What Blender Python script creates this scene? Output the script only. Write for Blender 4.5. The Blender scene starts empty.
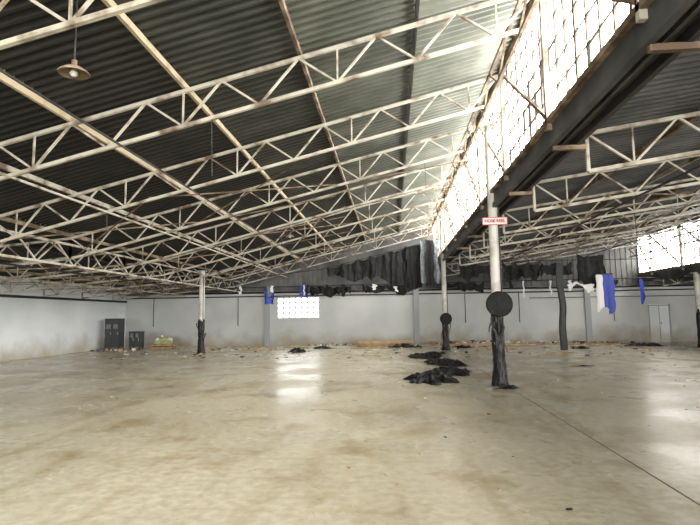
import bpy, math, random
from mathutils import Vector, Matrix, noise
random.seed(7)
sc=bpy.context.scene
try:
    sc.view_settings.view_transform='Standard'
    sc.view_settings.look='None'
except Exception as e: print(e)

# ---------------------------------------------------------------- materials
def mat(name,col,rough=.6,metal=0,col2=None,scale=3,lo=.4,hi=.65,emit=None,es=0,bump=0,detail=6,spec=.5,dirt=None):
    m=bpy.data.materials.new(name); m.use_nodes=True
    nt=m.node_tree; b=nt.nodes['Principled BSDF']
    b.inputs['Base Color'].default_value=(*col,1); b.inputs['Roughness'].default_value=rough
    b.inputs['Metallic'].default_value=metal
    b.inputs['Specular IOR Level'].default_value=spec
    tc=nt.nodes.new('ShaderNodeTexCoord'); n=nt.nodes.new('ShaderNodeTexNoise')
    n.inputs['Scale'].default_value=scale; n.inputs['Detail'].default_value=detail
    nt.links.new(tc.outputs['Object'],n.inputs['Vector'])
    out=None
    if col2:
        r=nt.nodes.new('ShaderNodeValToRGB')
        r.color_ramp.elements[0].position=lo; r.color_ramp.elements[1].position=hi
        r.color_ramp.elements[0].color=(*col,1); r.color_ramp.elements[1].color=(*col2,1)
        nt.links.new(n.outputs['Fac'],r.inputs['Fac']); out=r.outputs['Color']
    if dirt:
        sp=nt.nodes.new('ShaderNodeSeparateXYZ'); nt.links.new(tc.outputs['Object'],sp.inputs[0])
        n2=nt.nodes.new('ShaderNodeTexNoise'); n2.inputs['Scale'].default_value=1.2; n2.inputs['Detail'].default_value=8
        nt.links.new(tc.outputs['Object'],n2.inputs['Vector'])
        ml=nt.nodes.new('ShaderNodeMath'); ml.operation='MULTIPLY_ADD'; ml.inputs[1].default_value=-.5; 
        nt.links.new(sp.outputs['Z'],ml.inputs[0]); nt.links.new(n2.outputs['Fac'],ml.inputs[2])
        rr=nt.nodes.new('ShaderNodeValToRGB'); rr.color_ramp.elements[0].position=.05; rr.color_ramp.elements[1].position=.55
        nt.links.new(ml.outputs[0],rr.inputs['Fac'])
        mx=nt.nodes.new('ShaderNodeMixRGB'); mx.inputs['Color2'].default_value=(*dirt,1)
        nt.links.new(rr.outputs['Color'],mx.inputs['Fac']); nt.links.new(out,mx.inputs['Color1']); out=mx.outputs['Color']
    if out: nt.links.new(out,b.inputs['Base Color'])
    if bump:
        bp=nt.nodes.new('ShaderNodeBump'); bp.inputs['Strength'].default_value=bump
        nt.links.new(n.outputs['Fac'],bp.inputs['Height']); nt.links.new(bp.outputs['Normal'],b.inputs['Normal'])
    if emit:
        b.inputs['Emission Color'].default_value=(*emit,1); b.inputs['Emission Strength'].default_value=es
    return m
M={}
M['steel']=mat('painted_steel',(.40,.38,.32),.55,0,(.11,.07,.04),2.6,.48,.66)
M['steelw']=mat('white_steel',(.56,.56,.53),.5,0,(.28,.24,.19),2.5,.48,.72)
M['rust']=mat('rusty_steel',(.08,.05,.03),.7,0,(.29,.22,.15),3,.42,.66)
M['cream']=mat('cream_steel',(.42,.35,.24),.6,0,(.14,.09,.045),2,.5,.7)
M['dark']=mat('dark_steel',(.015,.015,.017),.5,.3,(.04,.035,.03),2)
M['gut']=mat('gutter_metal',(.025,.027,.034),.5,.2,(.08,.08,.085),1.5)
M['roofA']=mat('sheet_lit',(.085,.094,.074),.5,.3,(.145,.15,.124),1.2)  # left-bay sheet tones fade from the ridge: clerestory light painted into colour
M['roofA2']=mat('sheet_half_lit',(.058,.064,.052),.5,.3,(.10,.105,.087),1.2)
M['roofB']=mat('sheet_dim',(.020,.022,.018),.55,.3,(.04,.042,.034),1.2)
M['roofC']=mat('sheet_shade',(.0060,.0064,.0054),.6,.2,(.016,.016,.013),1.0)  # shade far from the glazing, put into the sheet colour
M['roofD']=mat('sheet_deep_shade',(.0016,.0018,.0016),.6,.1,(.005,.005,.0042),1.0)
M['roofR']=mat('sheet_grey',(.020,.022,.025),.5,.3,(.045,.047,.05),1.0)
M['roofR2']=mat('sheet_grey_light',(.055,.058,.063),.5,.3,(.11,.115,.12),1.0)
M['wall']=mat('painted_wall',(.40,.415,.42),.8,0,(.47,.485,.49),.5,dirt=(.27,.24,.19))
M['wallL']=mat('painted_wall_light',(.56,.60,.63),.8,0,(.66,.69,.71),.5,dirt=(.38,.35,.29))
M['upper']=mat('upper_cladding',(.05,.053,.055),.7,0,(.14,.14,.135),.6)
M['plastic']=mat('black_plastic',(.004,.004,.005),.42,0,(.010,.010,.011),6,spec=.3)
M['matte']=mat('black_sacking',(.004,.004,.0045),.65,0,(.012,.012,.013),6,spec=.22)
M['plasticg']=mat('grey_plastic',(.10,.12,.145),.4,0,(.22,.24,.27),6)
M['blue']=mat('blue_tarp',(.004,.025,.30),.5)
M['white']=mat('white_cloth',(.65,.65,.65),.7)
M['red']=mat('red_paint',(.42,.012,.012),.5)
M['wood']=mat('timber',(.36,.25,.13),.7,0,(.2,.12,.06),5)
M['lwood']=mat('pale_timber',(.50,.38,.22),.7,0,(.34,.24,.13),5)
M['green']=mat('olive_paint',(.25,.28,.08),.6,0,(.45,.45,.3),5)
M['rubble']=mat('rubble',(.30,.26,.20),.9,0,(.55,.51,.45),5)
M['joint']=mat('joint_filler',(.20,.165,.12),.8)
M['glow']=mat('daylit_glazing',(.8,.85,.9),.3,0,emit=(1,.975,.92),es=25)
M['glowr']=mat('daylit_glazing_side',(.8,.85,.9),.3,0,emit=(1,.975,.93),es=14)
M['glowd']=mat('dusty_glazing',(.6,.6,.58),.5,0,emit=(1,.97,.92),es=4)
M['glow2']=mat('daylit_glazing_rear',(.8,.85,.9),.3,0,emit=(.95,.98,1),es=7)
M['glowf']=mat('fill_glow_front',(.8,.85,.9),.3,0,emit=(1,.965,.89),es=34)  # added glow behind the camera, brightens the foreground floor
M['mull']=mat('mullion',(.045,.032,.022),.6,0,(.11,.085,.06),4)
M['grey']=mat('cabinet_grey',(.035,.037,.04),.5)
M['grey2']=mat('door_grey',(.26,.28,.30),.6)
M['bulb']=mat('bulb_glass',(.4,.4,.36),.2)

def floormat():
    m=bpy.data.materials.new('screed_floor'); m.use_nodes=True
    nt=m.node_tree; N=nt.nodes; L=nt.links; b=N['Principled BSDF']
    tc=N.new('ShaderNodeTexCoord')
    def nz(s,d,dist=0,sc=(1,1,1)):
        mp=N.new('ShaderNodeMapping'); mp.inputs['Scale'].default_value=sc
        L.new(tc.outputs['Object'],mp.inputs['Vector'])
        n=N.new('ShaderNodeTexNoise'); n.inputs['Scale'].default_value=s; n.inputs['Detail'].default_value=d
        n.inputs['Distortion'].default_value=dist
        L.new(mp.outputs['Vector'],n.inputs['Vector']); return n
    def ramp(n,a,b_,ca,cb):
        r=N.new('ShaderNodeValToRGB'); r.color_ramp.elements[0].position=a; r.color_ramp.elements[1].position=b_
        r.color_ramp.elements[0].color=ca; r.color_ramp.elements[1].color=cb
        L.new(n.outputs['Fac'],r.inputs['Fac']); return r
    def mul(a,b_,f):
        mx=N.new('ShaderNodeMixRGB'); mx.blend_type='MULTIPLY'; mx.inputs['Fac'].default_value=f
        L.new(a,mx.inputs['Color1']); L.new(b_,mx.inputs['Color2']); return mx.outputs['Color']
    n1=nz(.3,6,.3); r1=ramp(n1,.35,.68,(.67,.635,.52,1),(.53,.48,.36,1))
    n2=nz(1.0,12,.15); r2=ramp(n2,.52,.68,(1,1,1,1),(.62,.53,.36,1))
    n3=nz(9,10); r3=ramp(n3,.35,.7,(1.03,1.03,1.03,1),(.74,.69,.57,1))
    n4=nz(38,6); r4=ramp(n4,.64,.72,(1,1,1,1),(.45,.37,.26,1))
    n5=nz(.8,8,.2,(3.2,.35,1)); r5=ramp(n5,.54,.70,(1,1,1,1),(.74,.68,.56,1))
    c=mul(r1.outputs['Color'],r2.outputs['Color'],.75); c=mul(c,r3.outputs['Color'],.85)
    c=mul(c,r4.outputs['Color'],.7); c=mul(c,r5.outputs['Color'],.7)
    L.new(c,b.inputs['Base Color'])
    n6=nz(.6,9,.3); rr=ramp(n6,.38,.62,(.21,.21,.21,1),(.38,.38,.38,1)); L.new(rr.outputs['Color'],b.inputs['Roughness'])
    b.inputs['Specular IOR Level'].default_value=.38
    return m
M['floor']=floormat()

# ---------------------------------------------------------------- mesh builder
class MB:
    def __init__(s): s.v=[];s.f=[];s.mi=[];s.mats=[]
    def idx(s,k):
        if k not in s.mats: s.mats.append(k)
        return s.mats.index(k)
    def add(s,vs,fs,k):
        o=len(s.v); i=s.idx(k); s.v+= [tuple(v) for v in vs]
        for f in fs: s.f.append(tuple(o+a for a in f)); s.mi.append(i)
    def box(s,a,b,k):
        x0,y0,z0=a;x1,y1,z1=b
        s.add([(x0,y0,z0),(x1,y0,z0),(x1,y1,z0),(x0,y1,z0),(x0,y0,z1),(x1,y0,z1),(x1,y1,z1),(x0,y1,z1)],
              [(3,2,1,0),(4,5,6,7),(0,1,5,4),(1,2,6,5),(2,3,7,6),(3,0,4,7)],k)
    def beam(s,p,q,w,k,h=None):
        h=h or w; p=Vector(p);q=Vector(q);d=(q-p).normalized()
        up=Vector((0,0,1)) if abs(d.z)<.95 else Vector((0,1,0))
        sd=d.cross(up).normalized(); u=sd.cross(d)
        vs=[]
        for c in (p,q):
            for a,b in((-1,-1),(1,-1),(1,1),(-1,1)): vs.append(c+sd*a*w/2+u*b*h/2)
        s.add(vs,[(0,1,2,3),(7,6,5,4),(0,4,5,1),(1,5,6,2),(2,6,7,3),(3,7,4,0)],k)
    def cyl(s,p,q,r,k,n=12,r2=None,cap=True):
        r2=r if r2 is None else r2
        p=Vector(p);q=Vector(q);d=(q-p).normalized()
        up=Vector((0,0,1)) if abs(d.z)<.95 else Vector((0,1,0))
        sd=d.cross(up).normalized(); u=sd.cross(d); vs=[]
        for c,rr in((p,r),(q,r2)):
            for i in range(n):
                a=2*math.pi*i/n; vs.append(c+sd*math.cos(a)*rr+u*math.sin(a)*rr)
        fs=[(i,n+i,n+(i+1)%n,(i+1)%n) for i in range(n)]
        if cap: fs+= [tuple(range(n)),tuple(reversed(range(n,2*n)))]
        s.add(vs,fs,k)
    def obj(s,name,parent=None,smooth=False):
        me=bpy.data.meshes.new(name); me.from_pydata(s.v,[],s.f)
        for k in s.mats: me.materials.append(M[k])
        me.polygons.foreach_set('material_index',s.mi)
        if smooth: me.polygons.foreach_set('use_smooth',[True]*len(me.polygons))
        me.update(); o=bpy.data.objects.new(name,me); sc.collection.objects.link(o)
        if parent: o.parent=parent
        return o

# ---------------------------------------------------------------- layout
XL,XV,XR,XR2,XE=-16.4,-9.2,2.55,14.2,26.0
Y0,YB=-12.3,31.1
ZR=7.08; S=.244
ZV=ZR-S*(XR-XV)
def zl(x): return ZR-S*(XR-x) if x>=XV else ZV-.085*(XV-x)
GW=.40
XG=XR+GW+.02; XG2=XR2+GW+.02
S2=.145; ZG=4.62
def z2(x): return ZG+S2*(x-XG)
def z3(x): return 3.85+S2*(x-XG2)
DT=3.05
TR=[5.05+DT*k for k in range(-5,9)]

b=MB(); b.box((XL-.3,Y0-.3,-.2),(XE+.3,YB+.3,0),'floor'); b.obj('floor')
b=MB()
for x in (XV,XR+.12,XR2): b.box((x-.009,Y0,.0),(x+.009,YB,.003),'joint')
b.obj('trim_1')

def roof(name,strips,zf,y0,y1,wave=.19,amp=.034):
    b=MB(); n=int((y1-y0)/wave*4)
    for si,(xa,xb,k) in enumerate(strips):
        off=.012*(si%2)
        vs=[]
        for i in range(n+1):
            y=y0+(y1-y0)*i/n; ph=i%4; dz=(amp,amp,-amp,-amp)[ph]
            vs.append((xa,y,zf(xa)+dz+off)); vs.append((xb,y,zf(xb)+dz+off))
        fs=[(2*i,2*i+2,2*i+3,2*i+1) for i in range(n)]
        b.add(vs,fs,k)
    return b.obj(name)
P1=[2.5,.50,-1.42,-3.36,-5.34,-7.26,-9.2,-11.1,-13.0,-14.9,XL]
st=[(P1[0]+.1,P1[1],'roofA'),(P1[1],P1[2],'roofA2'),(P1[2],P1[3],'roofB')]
st+=[(P1[i],P1[i+1],'roofC' if i%2 else 'roofD') for i in range(3,len(P1)-1)]  # outer strips carry painted shade, alternating between two dark tones
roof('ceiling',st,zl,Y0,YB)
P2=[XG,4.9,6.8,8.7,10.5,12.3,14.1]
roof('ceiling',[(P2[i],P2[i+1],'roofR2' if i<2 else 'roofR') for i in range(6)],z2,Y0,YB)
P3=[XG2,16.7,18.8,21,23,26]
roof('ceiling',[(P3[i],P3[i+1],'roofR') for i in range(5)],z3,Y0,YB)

def purlins(xs,zf,kinds):
    for i,x in enumerate(xs):
        b=MB(); z=zf(x)-.085
        b.beam((x,Y0,z),(x,YB,z),.055,kinds[i%len(kinds)],.10); b.obj('roof_purlin')
purlins(P1[:-1],zl,['rust','dark','rust','cream','cream','steel'])
purlins(P2[1:],z2,['rust','steel'])
purlins(P3[1:-1],z3,['steel'])

def truss(y,xa,xb,zf,dep,panel,k='steel',split=None):
    b=MB()
    for xa_,xb_ in ([(xa,split),(split,xb)] if split else [(xa,xb)]):
        n=max(2,round((xb_-xa_)/panel)); top=[];bot=[]
        for i in range(n+1):
            x=xa_+(xb_-xa_)*i/n; top.append(Vector((x,y,zf(x)-.17))); bot.append(Vector((x,y,zf(x)-.17-dep)))
        b.beam(top[0],top[-1],.06,k); b.beam(bot[0],bot[-1],.06,k)
        for i in range(n):
            if i%2==0: b.beam(top[i],bot[i+1],.034,k)
            else: b.beam(bot[i],top[i+1],.034,k)
            if i%4==1: b.beam(bot[i],top[i],.028,k)
        b.beam(top[0],bot[0],.05,k); b.beam(top[-1],bot[-1],.05,k)
    b.obj('roof_truss')
for y in TR:
    truss(y,XL+.05,XR-.12,zl,.60,.66,'steel',XV)
    truss(y,XG+.1,XR2-.15,z2,.60,.7)
    truss(y,XG2+.1,XE-.1,z3,.60,.75)

b=MB()
def brace(xa,xb,zf,dz,i0=0):
    for i in range(i0,len(TR)-1):
        if i%2==0: continue
        b.cyl((xa,TR[i],zf(xa)-dz),(xb,TR[i+1],zf(xb)-dz),.018,'rust',6)
        b.cyl((xb,TR[i],zf(xb)-dz),(xa,TR[i+1],zf(xa)-dz),.018,'rust',6)
for xa,xb in((-15,-11.5),(-9,-5.4),(-5.4,-1.5)): brace(xa,xb,zl,.72,7)
for xa,xb in((5,8.6),(8.6,12.3)): brace(xa,xb,z2,.72,6)
for i in range(8,len(TR)-1):
    for xa,xb in((-15,-11.5),(-13,-9),(-5.4,-1.5),(-1.5,2.2)):
        b.cyl((xa,TR[i],zl(xa)-.76),(xb,TR[i],zl(xb)-1.05),.016,'rust',6)
b.obj('roof_bracing')
b=MB()
for x,k,r in((-12.6,'steel',.03),(-10.6,'dark',.03),(-6.3,'steel',.025),(-4.4,'dark',.02)):
    b.cyl((x,TR[5] if x>-8 else Y0+.1,zl(x)-.83),(x,YB-.1,zl(x)-.83),r,k,8)
for x,k in((5.2,'dark'),(8.0,'steel'),(11.4,'dark')): b.cyl((x,Y0+.1,z2(x)-.83),(x,YB-.1,z2(x)-.83),.025,k,8)
b.obj('service_pipe')

def girder(x,za,zb,k,name,panel=.785,r=.05):
    b=MB(); y0=TR[0];y1=YB-.1; n=int(round((y1-y0)/panel))
    b.beam((x,y0,za),(x,y1,za),r*1.2,k); b.beam((x,y0,zb),(x,y1,zb),r*1.2,k)
    for i in range(n):
        ya=y0+(y1-y0)*i/n; yb=y0+(y1-y0)*(i+1)/n
        b.beam((x,ya,za if i%2 else zb),(x,yb,zb if i%2 else za),r*.7,k)
    b.obj(name)
girder(XV,3.25,3.85,'steel','valley_girder')
girder(XR-.45,6.05,6.55,'rust','ridge_girder')
girder(XR2-.45,4.85,5.3,'rust','ridge_girder')

def clerestory(x,zb,zt,n,k='glow'):
    rnd=random.Random(n*5); b=MB(); ny=int((YB-Y0)/.40); dy=(YB-Y0)/ny; dz=(zt-zb)/6
    for i in range(ny):
        for j in range(6):
            y=Y0+i*dy; z=zb+j*dz
            kk='glowd' if (rnd.random()<.06 or noise.noise(Vector((y*.5,z,n)))>.42) else k
            b.add([(x+.06,y,z),(x+.06,y+dy,z),(x+.06,y+dy,z+dz),(x+.06,y,z+dz)],[(3,2,1,0)],kk)
    for i in range(ny+1):
        y=Y0+i*dy; w=.034 if i%4==0 else .020
        b.box((x+.02,y-w,zb),(x+.055,y+w,zt),'mull')
    for j in range(0,7):
        z=zb+dz*j; w=.045 if j in(0,6) else .015
        b.box((x+.02,Y0,z-w),(x+.05,YB,z+w),'mull')
    b.obj('window_%d'%n)
    b=MB()
    for y in TR:
        b.beam((x-.04,y,zb-.2),(x-.04,y,zt),.08,'steel')
        if y+DT<YB+2:
            b.beam((x-.05,min(y+DT,YB-.05),zt-.08),(x-.05,y,zb+.0),.06,'rust')
    b.beam((x-.04,Y0,zt-.05),(x-.04,YB,zt-.05),.08,'rust')
    b.beam((x-.04,Y0,zb-.06),(x-.04,YB,zb-.06),.08,'rust')
    b.obj('clerestory_frame')
clerestory(XR,4.74,7.02,1)
clerestory(XR2,3.90,6.0,2,'glowr')
def gutter(x,zg):
    b=MB(); x1=x+GW
    b.box((x,Y0,zg-.0),(x1,YB,zg+.03),'gut'); b.box((x,Y0,zg),(x+.06,YB,zg+.32),'gut'); b.box((x1-.03,Y0,zg),(x1,YB,zg+.25),'gut')
    b.beam((x+.0,Y0,zg-.06),(x+.0,YB,zg-.06),.09,'gut',.12)
    b.beam((x1-.03,Y0,zg-.06),(x1-.03,YB,zg-.06),.07,'dark',.12)
    b.beam((x+.5*GW,Y0,zg-.03),(x+.5*GW,YB,zg-.03),.05,'gut',.05)
    for y in TR:
        b.beam((x-.0,y,zg-.15),(x1+.1,y,zg-.15),.07,'rust')
    b.obj('roof_gutter')
gutter(XR,4.40); gutter(XR2,3.55)

def tube_col(x,y,h,r):
    e=bpy.data.objects.new('steel_column',None); e.location=(x,y,0); sc.collection.objects.link(e)
    b=MB(); b.box((-r*1.5,-r*1.5,0),(r*1.5,r*1.5,.02),'dark')
    b.cyl((0,0,.02),(0,0,h),r,'steelw',20)
    b.box((-r*1.4,-r*1.4,h-.03),(r*1.4,r*1.4,h),'steelw')
    b.cyl((r*.9,-r*.9,.9),(r*.9,-r*.9,h*.93),.018,'dark',8)
    b.obj('post',e); return e
def wrap(e,r,z0,z1,seed,flare=.0):
    random.seed(seed); b=MB(); n=30; m=34; vs=[]
    for j in range(m+1):
        t=j/m
        for i in range(n):
            a=2*math.pi*i/n; ca,sa=math.cos(a),math.sin(a)
            top=z1+.22*noise.noise(Vector((ca*2.5,sa*2.5,seed)))
            z=z0+(top-z0)*t
            w=noise.noise(Vector((ca*1.6+seed,sa*1.6,z*2.2)))
            w2=noise.noise(Vector((ca*4+z*2,sa*4+seed,z*6)))
            rr=r+.018+.04*max(-.3,w)+.02*w2+flare*(1-t)**6
            vs.append((ca*rr,sa*rr,z))
    fs=[(j*n+i,j*n+(i+1)%n,(j+1)*n+(i+1)%n,(j+1)*n+i) for j in range(m) for i in range(n)]
    b.add(vs,fs,'plastic')
    for q in range(5):
        a=random.uniform(3.3,6.1); zt=random.uniform(z1*.5,z1); L=random.uniform(.25,.6); w=.03
        x,y=math.cos(a)*(r+.05),math.sin(a)*(r+.05)
        vs=[]
        for k in range(6):
            u=k/5; ox=.06*math.sin(u*3+q); vs+= [(x+ox-w*(1-u*.6),y-.05*u,zt-L*u),(x+ox+w*(1-u*.6),y-.05*u,zt-L*u)]
        b.add(vs,[(2*k,2*k+1,2*k+3,2*k+2) for k in range(5)],'plastic')
    b.obj('plastic_wrap',e,False)
def reel(e,z,r,rc):
    b=MB(); y=-rc-.05
    b.cyl((0,y,z),(0,y-.03,z),r,'matte',36); b.cyl((0,y-.15,z),(0,y-.18,z),r,'matte',36)
    b.cyl((0,y-.03,z),(0,y-.15,z),r*.8,'matte',28)
    b.cyl((0,y-.18,z),(0,y-.21,z),.05,'matte',14)
    n=36
    for i in range(n):
        a=2*math.pi*i/n;c=2*math.pi*(i+1)/n
        b.cyl((math.cos(a)*r,y-.17,z+math.sin(a)*r),(math.cos(c)*r,y-.17,z+math.sin(c)*r),.018,'matte',6)
    b.box((-.05,y,z-.05),(.05,.0,z+.05),'dark')
    b.obj('hose_reel',e)
c=tube_col(XR-.02,12.84,6.4,.118); wrap(c,.118,.02,1.75,3,.08); reel(c,1.93,.29,.118)
b=MB(); b.box((-.30,-.20,3.84),(.30,-.18,4.03),'white'); 
for z in(3.84,4.015): b.box((-.30,-.205,z),(.30,-.2,z+.015),'red')
for x in(-.30,.285): b.box((x,-.205,3.84),(x+.015,-.2,4.03),'red')
b.box((-.04,-.18,3.9),(.04,-.1,3.98),'dark')
b.obj('sign_plate',c)
cu=bpy.data.curves.new('sign_text','FONT'); cu.body='HOSE REEL'; cu.size=.10; cu.align_x='CENTER'; cu.align_y='CENTER'; cu.extrude=.002
cu.offset=.003
t=bpy.data.objects.new('sign_text',cu); sc.collection.objects.link(t); t.parent=c; t.location=(0,-.204,3.935); t.rotation_euler=(math.pi/2,0,0)
cu.materials.append(M['red'])
c=tube_col(XR,25.4,6.3,.125); wrap(c,.125,.02,1.5,5,.08); reel(c,1.50,.27,.125)
c=tube_col(XV,24.7,4.0,.13); wrap(c,.13,.02,1.6,8,.05)
c=tube_col(XR2,25.4,3.5,.13); wrap(c,.13,.02,1.7,9,.05)

ZW=3.25
def wallbox(name,a,b_,k):
    b=MB(); b.box(a,b_,k); return b.obj(name)
wx0,wx1,wz0,wz1=-6.9,-4.35,1.62,2.85
dx=15.2
b=MB()
b.box((XL,YB,0),(wx0,YB+.2,ZW),'wall'); b.box((wx1,YB,0),(dx-.6,YB+.2,ZW),'wall')
b.box((dx+.6,YB,0),(XE,YB+.2,ZW),'wall'); b.box((dx-.6,YB,2.12),(dx+.6,YB+.2,ZW),'wall')
b.box((wx0,YB,0),(wx1,YB+.2,wz0),'wall'); b.box((wx0,YB,wz1),(wx1,YB+.2,ZW),'wall')
b.obj('wall_back')
b=MB()
n=int((XE-XL)/.3)
for i in range(n):
    x=XL+i*.3; b.box((x,YB+.03,ZW),(x+.2,YB+.06,7.2),'upper')
b.box((XL,YB+.06,ZW),(XE,YB+.12,7.2),'upper'); b.obj('wall_back_cladding')
b=MB(); b.box((wx0,YB+.12,wz0),(wx1,YB+.14,wz1),'glow2')
for i in range(8):
    x=wx0+(wx1-wx0)*i/7; b.box((x-.032,YB+.06,wz0),(x+.032,YB+.12,wz1),'mull')
for i in range(5):
    z=wz0+(wz1-wz0)*i/4; b.box((wx0,YB+.06,z-.028),(wx1,YB+.12,z+.028),'mull')
b.obj('window_3')
wallbox('wall_left',(XL-.2,Y0,0),(XL,YB,3.6),'wallL')
wallbox('wall_right',(XE,Y0,0),(XE+.2,YB,6.6),'wall')
b=MB(); b.box((XL,Y0-.2,0),(XE,Y0,.9),'wall'); b.box((XL,Y0-.2,3.6),(XE,Y0,7.2),'upper')
for i in range(12):
    x=XL+(XE-XL)*i/11; b.box((x-.3 if i else x,Y0-.2,.9),(x+.3 if i<11 else x,Y0,3.6),'wall')
b.obj('wall_front')
b=MB(); b.add([(XL,Y0-.1,.9),(XE,Y0-.1,.9),(XE,Y0-.1,3.6),(XL,Y0-.1,3.6)],[(3,2,1,0)],'glowf')
for i in range(44):
    x=XL+(XE-XL)*i/44; b.box((x-.03,Y0-.09,.9),(x+.03,Y0-.04,3.6),'mull')
b.obj('window_4')  # unseen glazed band, added as fill light for the foreground
b=MB()
for x in (-7.5,1.45,11.25): b.box((x-.16,YB-.12,0),(x+.16,YB,ZW),'grey2')
b.obj('trim_2')
b=MB()
b.cyl((XL+.02,YB-.06,2.95),(XE-.02,YB-.06,2.95),.035,'dark',8)
b.cyl((XL+.02,YB-.06,3.18),(XE-.02,YB-.06,3.18),.06,'dark',8)
b.cyl((8,YB-.06,2.6),(XE-.02,YB-.06,2.6),.02,'dark',8)
for x in (-14.6,-9.3,4.3,7.4,12.7): b.cyl((x,YB-.04,1.2),(x,YB-.04,2.95),.02,'dark',6)
b.obj('wall_conduit')
b=MB(); b.cyl((XL+.08,Y0+.1,2.75),(XL+.08,YB-.1,2.75),.06,'dark',8)
b.obj('wall_cable_duct')
b=MB()
b.box((dx-.59,YB+.01,0),(dx-.53,YB+.1,2.1),'grey2'); b.box((dx+.53,YB+.01,0),(dx+.59,YB+.1,2.1),'grey2'); b.box((dx-.59,YB+.01,2.04),(dx+.59,YB+.1,2.11),'grey2')
b.box((dx-.53,YB+.03,0.01),(dx+.53,YB+.08,2.04),'wallL')
b.box((dx-.01,YB+.02,0.01),(dx+.01,YB+.03,2.03),'dark'); b.box((dx+.06,YB+.01,1.0),(dx+.1,YB+.03,1.1),'dark')
b.obj('door_1')

def lamp(x,y,z,zt,r):
    e=bpy.data.objects.new('pendant_lamp',None); e.location=(x,y,z); sc.collection.objects.link(e)
    b=MB(); b.cyl((0,0,.1),(0,0,zt-z),.010,'dark',8); b.cyl((0,0,.03),(0,0,.13),.03,'rust',14); b.obj('stem',e)
    b=MB(); prof=[(.03,.07),(.06,.055),(.10,.035),(r*.9,.0),(r,-.02),(r*.97,-.03),(r*.88,-.008),(.09,.022),(.03,.045)]
    n=32; vs=[(math.cos(2*math.pi*i/n)*p[0],math.sin(2*math.pi*i/n)*p[0],p[1]) for p in prof for i in range(n)]
    fs=[(j*n+i,(j+1)*n+i,(j+1)*n+(i+1)%n,j*n+(i+1)%n) for j in range(len(prof)-1) for i in range(n)]
    b.add(vs,fs,'rust'); b.obj('shade',e,True)
    b=MB(); b.cyl((0,0,.03),(0,0,-.03),.03,'bulb',14,.045); b.cyl((0,0,-.03),(0,0,-.06),.045,'bulb',14,.02); b.obj('bulb',e,True)
lamp(-3.48,5.3,4.46,zl(-3.5)-.1,.165)
lamp(-3.50,17.8,4.5,zl(-3.5)-.1,.165)

def drape(name,p0,p1,zt,zb,k,seed,folds=6,amp=.08,jag=.35,sag=0,zt2=None,zb2=None):
    b=MB(); p0=Vector(p0);p1=Vector(p1); d=(p1-p0); L=d.length; d.normalize(); nn=Vector((-d.y,d.x))
    zt2=zt if zt2 is None else zt2; zb2=zb if zb2 is None else zb2
    n=max(8,int(L/.04)); m=16; vs=[]
    for i in range(n+1):
        t=i/n; s=t*L
        bot=zb+(zb2-zb)*t+jag*(1.2*noise.noise(Vector((s*1.3,seed,0)))+.5*noise.noise(Vector((s*4,seed,3)))+.15*noise.noise(Vector((s*12,seed,5))))
        tp=zt+(zt2-zt)*t-sag*abs(math.sin(t*math.pi*folds))-.15*abs(noise.noise(Vector((s*2,seed,7))))
        for j in range(m+1):
            u=j/m; z=tp+(bot-tp)*u
            w=amp*2.2*(noise.noise(Vector((s*3.5,u*.5,seed)))+.3*noise.noise(Vector((s*9,u*1.2,seed))))*(.4+.6*u)
            q=p0+d*(s+.12*noise.noise(Vector((s*3,u*3,seed+9))))+nn*w
            vs.append((q.x,q.y,z))
    fs=[(i*(m+1)+j,(i+1)*(m+1)+j,(i+1)*(m+1)+j+1,i*(m+1)+j+1) for i in range(n) for j in range(m)]
    b.add(vs,fs,k); return b.obj(name,None,True)
YD=24.6
b=MB()
b.cyl((XV+.2,YD,3.35),(-3.2,YD,3.95),.02,'dark',6); b.cyl((-3.2,YD,3.95),(XR-.3,YD,5.25),.02,'dark',6)
b.obj('suspension_cable')
b=MB(); b.cyl((XR+.2,YD,4.15),(XR2-.2,YD,4.1),.02,'dark',6); b.obj('suspension_cable')
b=MB()
b.cyl((XL+.1,28.6,3.3),(XR2,28.6,3.5),.03,'dark',6); b.cyl((XR2,28.6,3.5),(XE-.1,28.6,3.4),.03,'dark',6)
b.obj('suspension_cable')
D=drape
D('hanging_plastic',(-3.0,YD),(-.9,YD),4.05,3.55,'matte',71,3,.1,.3,.12,4.55,3.4)
D('hanging_plastic',(-1.0,YD),(.75,YD),4.55,3.4,'matte',1,2,.12,.3,.12,4.95,3.1)
D('hanging_plastic',(.65,YD+.1),(1.5,YD+.15),4.95,2.95,'matte',2,1,.12,.25,.06,5.15,3.0)
D('hanging_plastic',(1.4,YD-.15),(2.25,YD-.1),5.2,3.2,'plasticg',3,1,.1,.25)
D('hanging_plastic',(1.6,YD-.3),(2.0,YD-.3),5.2,3.0,'matte',33,1,.06,.25)
D('hanging_plastic',(-4.5,28.6),(-2.2,28.6),3.42,2.9,'matte',4,4,.08,.3,.1)
D('hanging_plastic',(-1.4,28.6),(1.0,28.6),3.45,2.95,'matte',14,4,.08,.3,.1)
D('hanging_plastic',(3.0,28.6),(5.0,28.6),3.48,3.0,'matte',5,3,.08,.35,.1)
D('hanging_plastic',(3.2,YD),(4.6,YD),4.12,3.4,'matte',61,2,.1,.45,.15)
D('hanging_plastic',(5.2,YD),(6.9,YD),4.1,3.3,'matte',6,3,.1,.5,.15)
D('hanging_plastic',(6.9,YD),(8.3,YD),4.1,3.4,'matte',7,2,.1,.5,.2)
D('hanging_plastic',(8.55,YD),(9.75,YD),4.4,3.1,'matte',8,1,.12,.4,.1)
D('hanging_plastic',(7.55,YD-.2),(7.83,YD-.2),4.0,.03,'plastic',18,1,.05,.0)
D('hanging_plastic',(10.3,28.6),(12.0,28.6),3.5,3.1,'matte',29,2,.08,.3,.1)
D('blue_tarpaulin',(-7.0,28.4),(-6.5,28.4),3.35,2.45,'blue',9,1,.06,.3)
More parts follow.
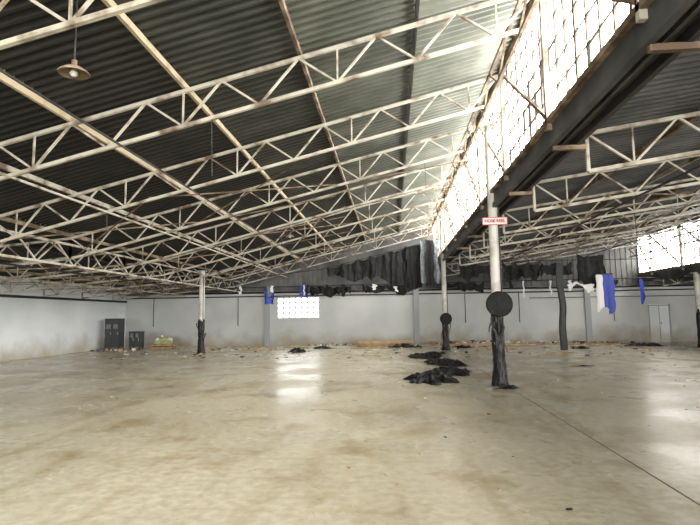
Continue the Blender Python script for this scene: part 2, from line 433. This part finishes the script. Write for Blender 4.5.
D('blue_tarpaulin',(-5.0,28.4),(-4.6,28.4),3.4,2.8,'blue',10,1,.06,.3)
e=bpy.data.objects.new('blue_white_flag',None); sc.collection.objects.link(e)
for (a,c_,zt,zb,k,sd) in ((9.2,9.5,3.4,1.7,'white',12),(9.45,9.75,3.45,1.9,'blue',11),(9.7,9.95,3.4,1.6,'blue',16)):
    o=D('stripe',(a,YD-.4),(c_,YD-.4),zt,zb,k,sd,1,.05,.4); o.parent=e
b=MB(); b.cyl((9.2,YD-.4,3.42),(9.95,YD-.4,3.42),.02,'dark',6); b.cyl((9.5,YD-.4,3.42),(9.5,YD-.05,4.08),.008,'dark',6); b.obj('hanger',e)
D('white_cloth_strip',(8.0,YD-.3),(9.1,YD-.3),3.0,2.75,'white',13,1,.05,.4)
D('blue_tarpaulin',(13.0,28.4),(13.18,28.4),3.45,2.1,'blue',15,1,.03,.2)
D('blue_tarpaulin',(10.9,28.2),(11.1,28.2),3.45,2.6,'blue',17,1,.03,.2)
random.seed(4)
for i in range(20):
    x=random.uniform(-8.5,12.5); L=random.uniform(.3,.9)
    D('hanging_rag',(x,28.1),(x+random.uniform(.06,.2),28.1),3.42,3.42-L,random.choice(['matte','matte','white','plasticg']),40+i,1,.02,.2)
b=MB()
for x,y,L in((-2.9,8.1,1.0),(-6.4,11.15,.5),(1.0,14.2,.8),(-3.7,17.25,.7),(6.5,14.2,.9),(9.4,17.25,.8)):
    z=(zl(x) if x<3 else z2(x))-.75; b.cyl((x,y,z),(x+.02,y,z-L),.008,'dark',6)
b.obj('hanging_cord')

def crumple(name,x,y,w,d,h,seed,k='plastic',rot=0):
    b=MB(); n=60; m=50; vs=[]
    for i in range(n+1):
        for j in range(m+1):
            u=i/n*2-1; v=j/m*2-1
            r=math.sqrt(u*u+v*v); a=math.atan2(v,u)
            lim=.74+.45*noise.noise(Vector((math.cos(a)*1.8+seed,math.sin(a)*1.8,0)))+.16*noise.noise(Vector((math.cos(a)*6+seed,math.sin(a)*6,0)))
            s=min(1,lim/max(r,1e-3)); uu=u*s; vv=v*s
            q=Vector((uu*w,vv*d,seed*3.1))
            z=(1-abs(noise.noise(q*1.3))*2.4)*.55+(.5-abs(noise.noise(q*3.2)))*.5+.12*noise.noise(q*8)
            z=h*max(.0,z)*max(0,1-(min(r/lim,1))**4)+.006
            c,s_=math.cos(rot),math.sin(rot); X=uu*w/2;Y=vv*d/2
            vs.append((x+X*c-Y*s_,y+X*s_+Y*c,z))
    fs=[(i*(m+1)+j,(i+1)*(m+1)+j,(i+1)*(m+1)+j+1,i*(m+1)+j+1) for i in range(n) for j in range(m)]
    b.add(vs,fs,k); b.obj(name,None,False)
C=lambda *a,**k: crumple('crumpled_plastic_sheet',*a,**k)
C(.95,13.9,1.7,2.2,.26,1); C(1.6,15.6,1.6,2.6,.22,2,rot=-.5); C(1.75,18.6,2.1,3.4,.22,3,rot=.3); C(1.3,21.6,1.6,2.8,.2,4)
C(2.6,12.4,.6,.4,.10,5); C(-4.6,25.0,1.3,1.6,.28,6); C(-3.7,27.6,1.1,1.0,.2,7); C(.6,28.0,2.0,.8,.3,8)
C(3.6,27.2,1.4,.8,.2,9); C(12.5,27.4,2.4,1.0,.22,10); C(14.9,24.3,1.0,1.0,.2,11); C(6.0,17.4,.9,.25,.05,12)
C(1.9,23.4,1.0,1.0,.15,13); C(8.9,25.9,1.1,.8,.15,14)

b=MB(); random.seed(21)
for i in range(620):
    near=random.random()<.32
    x=random.uniform(-13,20) if not near else random.uniform(-9,9); y=random.uniform(4.5,28) if near else random.uniform(21,30.5)
    s=random.uniform(.008,.032) if near else random.uniform(.02,.11); a=random.random()*3; l=s*random.uniform(.6,2.6)
    c,s2=math.cos(a)*l,math.sin(a)*l
    b.beam((x,y,s*.22),(x+c,y+s2,s*.22),s,random.choice(['wood','rubble','plastic','lwood','dark','rubble']),s*.4)
for x,y,a,l in((-7.5,27,.2,1.6),(-2.2,27.4,-.1,1.8),(4.5,25.5,.1,1.4),(9,27.5,.05,2),(-10.5,28,.3,1.2),(6.5,23,-.2,1.1),(10.5,29,.1,2.2),(7.8,29.3,-.05,2.4),(-9,29,.1,2),(-6,28.6,-.1,1.4)):
    b.beam((x,y,.025),(x+math.cos(a)*l,y+math.sin(a)*l,.025),.14,'wood',.045)
b.obj('floor_debris')
def rubble(name,x0,x1,y,h,seed):
    random.seed(seed); b=MB()
    for i in range(int((x1-x0)*22)):
        x=random.uniform(x0,x1); s=random.uniform(.05,.22)*h/.3; yy=y+random.uniform(-.3,.4)
        a=random.random()*3
        b.beam((x,yy,s*.35),(x+math.cos(a)*s,yy+math.sin(a)*s,s*.35+random.uniform(0,.05)),s*.9,random.choice(['rubble','rubble','wood','white','dark']),s*.7)
    b.obj(name)
rubble('rubble_pile',2.2,7.8,30.4,.34,1); rubble('rubble_pile',-5.0,-2.2,30.4,.16,2); rubble('rubble_pile',8.2,13.4,30.4,.2,3)
b=MB(); random.seed(5)
for k in range(5):
    for i in range(6):
        y=28.75+i*.2; ddx=random.uniform(-.25,.25)
        b.box((-1.7+ddx,y,.005+k*.06),(1.0+ddx,y+.16,.055+k*.06),'wood' if k<3 else 'lwood')
b.obj('timber_stack')
b=MB()
for i in range(9):
    b.box((3.0+i*.02,28.2+i*.17,.002+ (i%2)*.05),(7.6-i*.05,28.32+i*.17,.05+(i%2)*.05),'lwood' if i%3 else 'wood')
b.obj('timber_planks')

def cabinet(x,y,w,d,h,leg=.12):
    e=bpy.data.objects.new('electrical_cabinet',None); e.location=(x,y,0); sc.collection.objects.link(e)
    b=MB(); b.box((0,0,leg),(w,d,h),'grey')
    for a in(.03,w-.09):
        for c in(.03,d-.09): b.box((a,c,0),(a+.06,c+.06,leg),'dark')
    b.box((-.02,-.02,h),(w+.02,d+.02,h+.04),'dark'); b.obj('body',e)
    b=MB()
    for i in range(2):
        xa=.03+i*(w-.03)/2; xb=xa+(w-.09)/2
        b.box((xa,-.025,leg+.05),(xb,0,h-.05),'grey')
        for j in range(6): b.box((xa+.06,-.032,h*.7+j*.04),(xb-.06,-.025,h*.7+j*.04+.018),'grey2')
        b.box((xb-.06,-.05,h*.5),(xb-.03,-.025,h*.5+.14),'grey2')
    b.obj('doors',e)
cabinet(-15.95,28.0,.85,.55,1.7); cabinet(-14.85,28.6,.65,.5,.95)
b=MB()
for k in range(2):
    z=k*.16
    for i in range(3): b.box((-13.6,28.6+i*.4,z),(-12.4,28.7+i*.4,z+.09),'wood')
    for i in range(7): b.box((-13.6+i*.175,28.6,z+.09),(-13.47+i*.175,29.5,z+.12),'wood')
b.obj('wooden_pallet')
b=MB(); o=-.6
b.box((-12.8+o,28.7,.285),(-12.0+o,29.3,.45),'green')
b.cyl((-12.7+o,29.0,.52),(-12.1+o,29.0,.52),.14,'green',16); b.cyl((-12.1+o,29.0,.52),(-11.9+o,29.0,.52),.08,'steelw',14)
b.cyl((-12.5+o,29.0,.6),(-12.5+o,29.0,.75),.06,'steelw',12); b.box((-12.75+o,28.72,.45),(-12.65+o,29.25,.6),'steelw')
b.obj('pump_motor')
b=MB(); random.seed(3)
for i in range(20):
    x=random.uniform(-16.2,-13.8); y=random.uniform(26.6,27.6); s=random.uniform(.08,.25)
    b.beam((x,y,s*.3),(x+s,y+s*.4,s*.3),s*.8,random.choice(['dark','rubble','wood','grey']),s*.6)
b.obj('scrap_clutter')

w=bpy.data.worlds.new('World'); sc.world=w; w.use_nodes=True
w.node_tree.nodes['Background'].inputs['Color'].default_value=(.9,.95,1,1)
w.node_tree.nodes['Background'].inputs['Strength'].default_value=1.0

cd=bpy.data.cameras.new('Camera'); cam=bpy.data.objects.new('Camera',cd); sc.collection.objects.link(cam)
cd.sensor_width=36; cd.lens=36*520/700; cd.clip_end=200
R=Matrix.Rotation(math.radians(4.5),4,'Z')@Matrix.Rotation(math.radians(90+5.87),4,'X')@Matrix.Rotation(math.radians(-.8),4,'Z')
cam.matrix_world=Matrix.Translation((0,0,1.7))@R
sc.camera=cam
